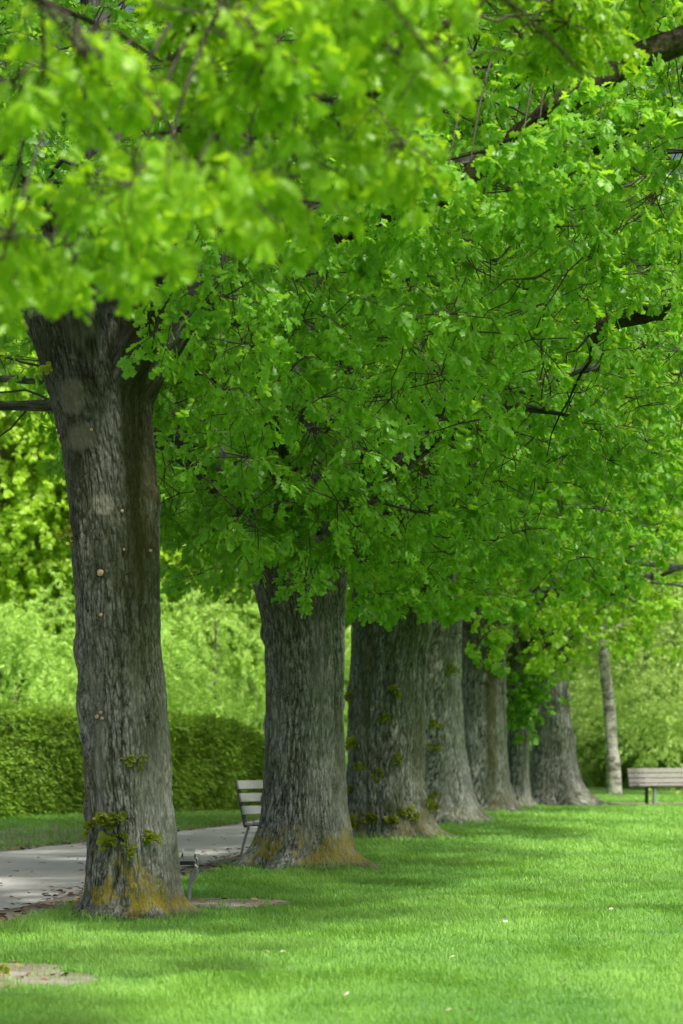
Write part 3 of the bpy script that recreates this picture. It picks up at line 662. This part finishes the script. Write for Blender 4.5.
# ------------------------------------------------------------------ hedges
def hedge(label, pts, h, depth, seed, n, mat='hedge_leaf', bias=0):
    r = np.random.default_rng(seed); pts = np.array(pts, float); hts = np.broadcast_to(np.array(h, float), (len(pts),)); base = np.array([*pts.mean(0), 0]); root = thing('hedge', base, label, 'hedge', 'clipped hedges beside the path')
    seg = np.diff(pts, axis=0); ln = np.linalg.norm(seg, axis=1)
    core = MB(); mb = MB()
    for a, b, ha, hb in zip(pts[:-1], pts[1:], hts[:-1], hts[1:]):
        t = norm(b - a); nn = np.array([t[1], -t[0]])
        if nn[1] > 0: nn = -nn
        A = a + 0 * nn; q = [A - nn * depth + nn * -0, b - nn * depth, b, A]; ins = .12
        lo = [np.array([*v, -.05]) for v in (a - nn * ins, b - nn * ins, b - nn * (depth - ins), a - nn * (depth - ins))]; hi = [v + [0, 0, q_ - ins + .05] for v, q_ in zip(lo, (ha, hb, hb, ha))]
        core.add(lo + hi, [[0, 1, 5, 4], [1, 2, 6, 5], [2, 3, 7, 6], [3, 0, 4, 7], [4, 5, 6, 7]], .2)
        L = np.linalg.norm(b - a); k = int(n * L / ln.sum())
        for face, m in (('front', int(k * .62)), ('top', int(k * .3)), ('end', int(k * .08))):
            u = r.uniform(0, L, m)
            if face == 'front': z = r.uniform(0, 1, m) * (ha + (hb - ha) * u / L); off = r.uniform(-.16, .05, m); nrm = np.array([*nn, .15])
            elif face == 'top': z = ha + (hb - ha) * u / L + r.uniform(-.12, .06, m); off = -r.uniform(0, depth, m); nrm = np.array([0, 0, 1.0])
            else: u = L + r.uniform(-.1, .05, m); z = r.uniform(0, hb, m); off = -r.uniform(0, depth, m); nrm = np.array([*t, .1])
            p = np.stack([a[0] + t[0] * u + nn[0] * off, a[1] + t[1] * u + nn[1] * off, z], 1)
            p += nrm * (.10 * noise(p * 1.6 + seed) + .07 * noise(p * 5))[:, None]
            ax = nrm + r.normal(0, .55, (m, 3)) + [0, 0, .45]
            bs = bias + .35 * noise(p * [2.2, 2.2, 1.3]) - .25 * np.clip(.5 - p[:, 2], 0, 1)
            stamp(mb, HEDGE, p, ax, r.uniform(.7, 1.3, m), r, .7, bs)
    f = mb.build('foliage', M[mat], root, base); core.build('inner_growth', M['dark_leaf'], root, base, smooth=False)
HEDGE = templates(SLIM, 8, .09, .085, seed=9, rosette=.3, droop=.0)
hedge('long clipped dark hedge running from the left edge past the nearest trunk', [(-9.5, 43.0), (gx(0, 45.6), 45.6), (gx(170, 49.3), 49.3), (gx(236, 50.7), 50.7), (gx(266, 51.4), 51.4)], (1.95, 1.93, 1.80, 1.70, 1.36), 1.5, 5, 62000, bias=.17)
hedge('shorter bright end of hedge beside the second trunk', [(gx(268, 53.0), 53.0), (gx(310, 55), 55)], 1.32, 1.2, 6, 12000, bias=.4)

# ------------------------------------------------------------------ ground
def sheet(name, poly, z, mat, kind='structure'):
    poly = np.array(poly, float); me = bpy.data.meshes.new(name); me.from_pydata([(x, y, z) for x, y in poly], [], [list(range(len(poly)))]); me.materials.append(mat)
    o = bpy.data.objects.new(name, me); COL.objects.link(o); return tag(o, kind=kind)
sheet('lawn', [(-400, -40), (400, -40), (400, 1200), (-400, 1200)], 0, M['lawn'])
def rough_line(pts, amp, seed, step=.15):
    pts = np.array(pts, float); L = np.concatenate([[0], np.cumsum(np.linalg.norm(np.diff(pts, axis=0), axis=1))]); s = np.arange(0, L[-1], step)
    q = np.stack([np.interp(s, L, pts[:, k]) for k in (0, 1)], 1); e = fbm(np.stack([s * 1.1, s * 0 + seed, s * 0], 1), 4)
    q[:, 0] += e * amp; return q
near_edge = [(-9.6, -20), (-4.95, 10), (-2.99, 21.9), (-1.2, 32.8), (.35, 42.6), (2.3, 55), (3.6, 62), (4.6, 70)]
far_edge = [(-13.2, -20), (-8.4, 10), (-6.3, 21.9), (-4.5, 32.8), (-1.85, 42.6), (-.4, 55), (.9, 62), (1.6, 70)]
NE = rough_line(near_edge, .10, 1); FE = rough_line(far_edge, .10, 2)
sheet('asphalt_path', np.vstack([NE, FE[::-1]]), .008, M['asphalt'])
SN = rough_line([(x + .6, y) for x, y in near_edge], .30, 3)
sheet('soil_edge', np.vstack([SN, FE[::-1]]), .004, M['soil'])
SF = rough_line([(x - 3.5, y) for x, y in far_edge], .4, 4)
verge = sheet('soil_verge', np.vstack([FE + [.05, 0], SF[::-1]]), .002, M['soil'])
def blob(cx, cy, rx, ry, ang, seed, n=90):
    a = np.linspace(0, 2 * np.pi, n, endpoint=False); e = 1 + .30 * fbm(np.stack([np.cos(a) * 1.3, np.sin(a) * 1.3, a * 0 + seed], 1), 4)
    x = np.cos(a) * rx * e; y = np.sin(a) * ry * e; c, s = math.cos(ang), math.sin(ang); return np.stack([cx + x * c - y * s, cy + x * s + y * c], 1)
BLOBS = [blob(-1.35, 22.9, .85, .85, .1, 3), blob(-2.42, 15.9, .86, .95, .1, 4), blob(-.9, 31.6, .8, .5, .4, 5), blob(6.9, 56.0, 2.8, 1.5, 0, 6), blob(5.2, 55.2, 1.6, 1.2, 0, 7)]
for b in BLOBS: sheet('soil_patch', b, .006, M['soil'])

def in_poly(P, x, y):
    P = np.asarray(P); c = np.zeros(len(x), bool); j = len(P) - 1
    for i in range(len(P)):
        xi, yi = P[i]; xj, yj = P[j]
        if yi != yj: c ^= ((yi > y) != (yj > y)) & (x < (xj - xi) * (y - yi) / (yj - yi) + xi)
        j = i
    return c

# ------------------------------------------------------------------ grass
rg = np.random.default_rng(8)
def grass_positions(n, d0, d1, power=2.0):
    u = rg.uniform(size=n)                       # density falls with distance
    if power == 2.0: d = 1 / (1 / d0 + u * (1 / d1 - 1 / d0)); d = d0 * (d1 / d0) ** u * .6 + d * .4
    xw = (.137 * 1.22 * d + .8); x = rg.uniform(-1, 1, n) * xw
    return x, d
x, d = grass_positions(760000, 12.4, 63)
edge = np.interp(d, NE[:, 1], NE[:, 0]); edgeS = np.interp(d, SN[:, 1], SN[:, 0]); edgeF = np.interp(d, SF[:, 1], SF[:, 0])
ok = (x > edgeS - .08 + rg.normal(0, .07, len(x))) | ((x < np.interp(d, FE[:, 1], FE[:, 0]) - .1) & (rg.uniform(size=len(x)) < np.where(d < 43 + rg.normal(0, 1.5, len(x)), .22, .85)))
for b in BLOBS: ok &= ~(in_poly(b, x, d) & (rg.uniform(size=len(x)) < .95 + .45 * noise(np.stack([x * 4, d * 2.5, 0 * x], 1))))
for bb, rr_ in LOGS: ok &= (x - bb[0]) ** 2 + (d - bb[1]) ** 2 > (rr_ * .95) ** 2
x, d, edge = x[ok], d[ok], edge[ok]; n = len(x)
base = np.stack([x, d, np.zeros(n)], 1)
tuft = noise(np.stack([x * 2.6, d * 2.0, 0 * x], 1)); wide = noise(np.stack([x * .5, d * .35, 0 * x + 4], 1))
h = (.042 + .040 * tuft + .016 * wide) * rg.uniform(.55, 1.35, n) * (1 + .012 * (d - 12))
for bb, rr_ in LOGS:                           # longer grass the mower misses round each trunk
    q_ = np.hypot(x - bb[0], d - bb[1]); h *= 1 + .9 * np.exp(-((q_ - rr_) / .16) ** 2)
far = x < edge; h = np.where(far, h * 1.4, h)
wd = .0018 * (d / 13) ** .85 * rg.uniform(.7, 1.4, n)
az = rg.uniform(0, 2 * np.pi, n); az = np.where(rg.uniform(size=n) < .5, az, 2.2 + 5 * noise(np.stack([x * .8, d * .6, 0 * x + 9], 1)) + rg.normal(0, .5, n)); lean = rg.uniform(.1, 1.05, n) * h; dr = np.stack([np.cos(az), np.sin(az), 0 * az], 1)
az2 = az + np.pi / 2 + rg.normal(0, .5, n); sdv = np.stack([np.cos(az2), np.sin(az2), 0 * az], 1) * wd[:, None]
up = np.array([0, 0, 1.0])
b0 = base - sdv; b1_ = base + sdv; mid = base + dr * lean[:, None] * .3 + up * (h * .6)[:, None]; tip = base + dr * lean[:, None] + up * (h * np.where(lean > .6 * h, .85, 1))[:, None]
V = np.stack([b0, b1_, mid - sdv * .8, mid + sdv * .8, tip - sdv * .12, tip + sdv * .12], 1).reshape(-1, 3)
i = np.arange(n)[:, None] * 6; F = np.stack([i + [0, 1, 3, 2], i + [2, 3, 5, 4]], 1).reshape(-1, 4)
tint = np.clip(.46 + .62 * tuft + .75 * wide + rg.normal(0, .16, n), 0, 1); tint = np.where(far, tint * .6, tint)
mb = MB(); mb.add(V, F, np.repeat(tint, 6)); tag(mb.build('grass', M['grass_blade']), kind='stuff')

# dead-leaf litter along the path and on the bare patches
n = 5200; dd = rg.uniform(14, 58, n); side = rg.integers(0, 3, n)
xx = np.where(side == 0, np.interp(dd, NE[:, 1], NE[:, 0]) + rg.normal(.12, .32, n), np.where(side == 1, np.interp(dd, FE[:, 1], FE[:, 0]) - np.abs(rg.normal(.5, .5, n)), np.interp(dd, NE[:, 1], NE[:, 0]) - rg.uniform(0, 3, n)))
keep = (side < 2) | (rg.uniform(size=n) < .12); xx, dd = xx[keep], dd[keep]
for b in BLOBS:
    c = b.mean(0); s = np.ptp(b, axis=0) / 2; k = 45; q = c + rg.uniform(-1, 1, (k, 2)) * s; m = in_poly(b, q[:, 0], q[:, 1]); xx = np.append(xx, q[m, 0]); dd = np.append(dd, q[m, 1])
p = np.stack([xx, dd, np.full(len(xx), .018)], 1); mb = MB(); a = rg.uniform(0, 6.28, len(p))
stamp(mb, [(*(lambda t: (t[0] * .075, t[1], np.full(len(t[0]), .5)))(OAK_MED),)], p, np.stack([np.cos(a), np.sin(a), rg.normal(0, .12, len(a))], 1), rg.uniform(.6, 1.3, len(p)), rg, .2, rg.normal(0, .3, len(p)))
tag(mb.build('leaf_litter', M['litter']), kind='stuff')

# daisies
def daisy(name='daisy'):
    root = thing('daisy', (0, 0, 0), 'tiny white daisy in the lawn', 'flower', 'daisies scattered in the lawn')
    mb = MB(); V, F = OVAL
    for k in range(11):
        a = k * 2 * np.pi / 11; m = rot((0, 0, 1), a); mb.add((V * [.026 * .9, .026, .012] + [0, .006, .062]) @ m.T, F)
    mb.tube([(0, 0, 0), (.004, 0, .03), (0, 0, .06)], .0015, 4); mb.build('petals', M['petal'], root)
    e = MB(); e.tube([(0, 0, .06), (0, 0, .066), (0, 0, .069)], (.008, .007, .003), 8); e.build('flower_centre', M['daisy_eye'], root)
    return root
spots = [(265, 957), (283, 956), (614, 941), (538, 942), (455, 962), (320, 888), (222, 893), (228, 897), (240, 875), (560, 884), (612, 913), (565, 988), (452, 1017), (468, 1015), (600, 846), (655, 852), (520, 905), (640, 830), (495, 920), (505, 926), (455, 883), (617, 1001), (672, 872), (540, 850), (600, 912), (612, 911), (420, 930), (350, 1000), (575, 835), (660, 905)]
first = daisy()
for i, (px, py) in enumerate(spots):
    q = gd(py); loc = (gx(px, q), q, 0)
    if i == 0: o = first
    else:
        o = first.copy(); COL.objects.link(o)
        for ch in first.children:
            c = ch.copy(); COL.objects.link(c); c.parent = o
    o.location = loc; o.rotation_euler = (rg.uniform(.2, .7), rg.uniform(-.3, .3), rg.uniform(0, 6)); s = rg.uniform(.55, .8); o.scale = (s, s, s)

# ------------------------------------------------------------------ benches
def bench(label, loc, rz, L, wood, frame, leg, straight=False):
    """local axes: X along the seat, -Y the front"""
    root = thing('park_bench', loc, label, 'bench', 'park benches'); root.rotation_euler = (0, 0, rz)
    s = MB()
    for k in range(4): y = -.24 + k * .118; s.box((-L / 2, y, .43 + .004 * k * 0 - .012 * k), (L / 2, y + .10, .468 - .012 * k))
    s.build('seat', wood, root, smooth=False, bevel=.006)
    b = MB(); lean = .26
    for k in range(4 if straight else 3):
        z0 = .38 + k * .112 if straight else .53 + k * .162; y0 = .225 + (z0 - .45) * lean; c = np.array([0, y0, z0]); m = np.eye(4); m[:3, :3] = rot((1, 0, 0), -math.atan(lean)); m[:3, 3] = c
        b.box((-L / 2, -.018, 0), (L / 2, .018, .098 if straight else .112), m)
    b.build('backrest', wood, root, smooth=False, bevel=.006)
    for sx in (-1, 1):
        x0 = sx * (L / 2 - (.06 if not straight else .42))
        fr = MB(); m = np.eye(4); m[:3, :3] = rot((1, 0, 0), -math.atan(lean)); m[:3, 3] = (x0, .205, .40)
        fr.box((-.025, .042, -.02), (.025, .075, .44 if straight else .60), m); fr.box((x0 - .022, -.25, .385), (x0 + .022, .24, .418))
        fr.build('end_frame', frame, root, smooth=False, bevel=.004)
        lg = MB()
        if straight:
            lg.box((x0 - .03, -.19, 0), (x0 + .03, -.13, .386)); o = lg.build('leg', leg, root, smooth=False, bevel=.004)
            l2 = MB(); l2.box((x0 - .03, .16, 0), (x0 + .03, .22, .386)); l2.build('leg', frame, root, smooth=False, bevel=.004)
        else:
            pth = np.array([(x0, -.17, .405), (x0, -.235, .395), (x0, -.275, .355), (x0, -.262, .30), (x0, -.220, .24), (x0, -.197, .17), (x0, -.195, .06), (x0, -.195, -.05)])
            t = np.linspace(0, 7, 36); pp = np.stack([np.interp(t, range(8), pth[:, k]) for k in range(3)], 1)
            for _ in range(3): pp[1:-1] = (pp[:-2] + 2 * pp[1:-1] + pp[2:]) / 4
            lg.tube(pp, .0155, 8); lg.build('leg', leg, root)
            l2 = MB(); l2.tube([(x0, .20, .40), (x0, .29, .18), (x0, .36, -.05)], .017, 8); l2.build('leg', leg, root)
    return root
bench('slatted bench mostly hidden by the nearest trunk, one curved leg showing', (-1.60, 23.1, 0), R(93), 1.5, M['bench_wood'], M['dark_iron'], M['galvanised'])
bench('pale slatted bench tucked behind the second trunk', (gx(296, 32.2), 32.4, 0), R(50), 1.5, M['bench_wood'], M['dark_iron'], M['galvanised'])
bench('weathered brown bench standing alone across the lawn', (gx(674, 55.2), 55.2, 0), R(22), 2.0, M['old_wood'], M['dark_iron'], M['galvanised'], True)

# small weed at the edge of the near bare patch
wr = np.random.default_rng(12); wb = np.array([gx(3, 15.7), 15.7, 0]); wt = thing('weed', wb, 'small yellow-green weed on the near bare patch', 'plant')
mb = MB(); mb.tube([wb, wb + [.005, 0, .04], wb + [0, .005, .08]], .004, 6, .5)
stamp(mb, SPROUT, np.repeat((wb + [0, 0, .05])[None], 5, 0), wr.normal(0, .7, (5, 3)) + [0, 0, .9], wr.uniform(.35, .55, 5), wr, .5, .0)
mb.build('leaves', M['sprout_leaf'], wt, wb)
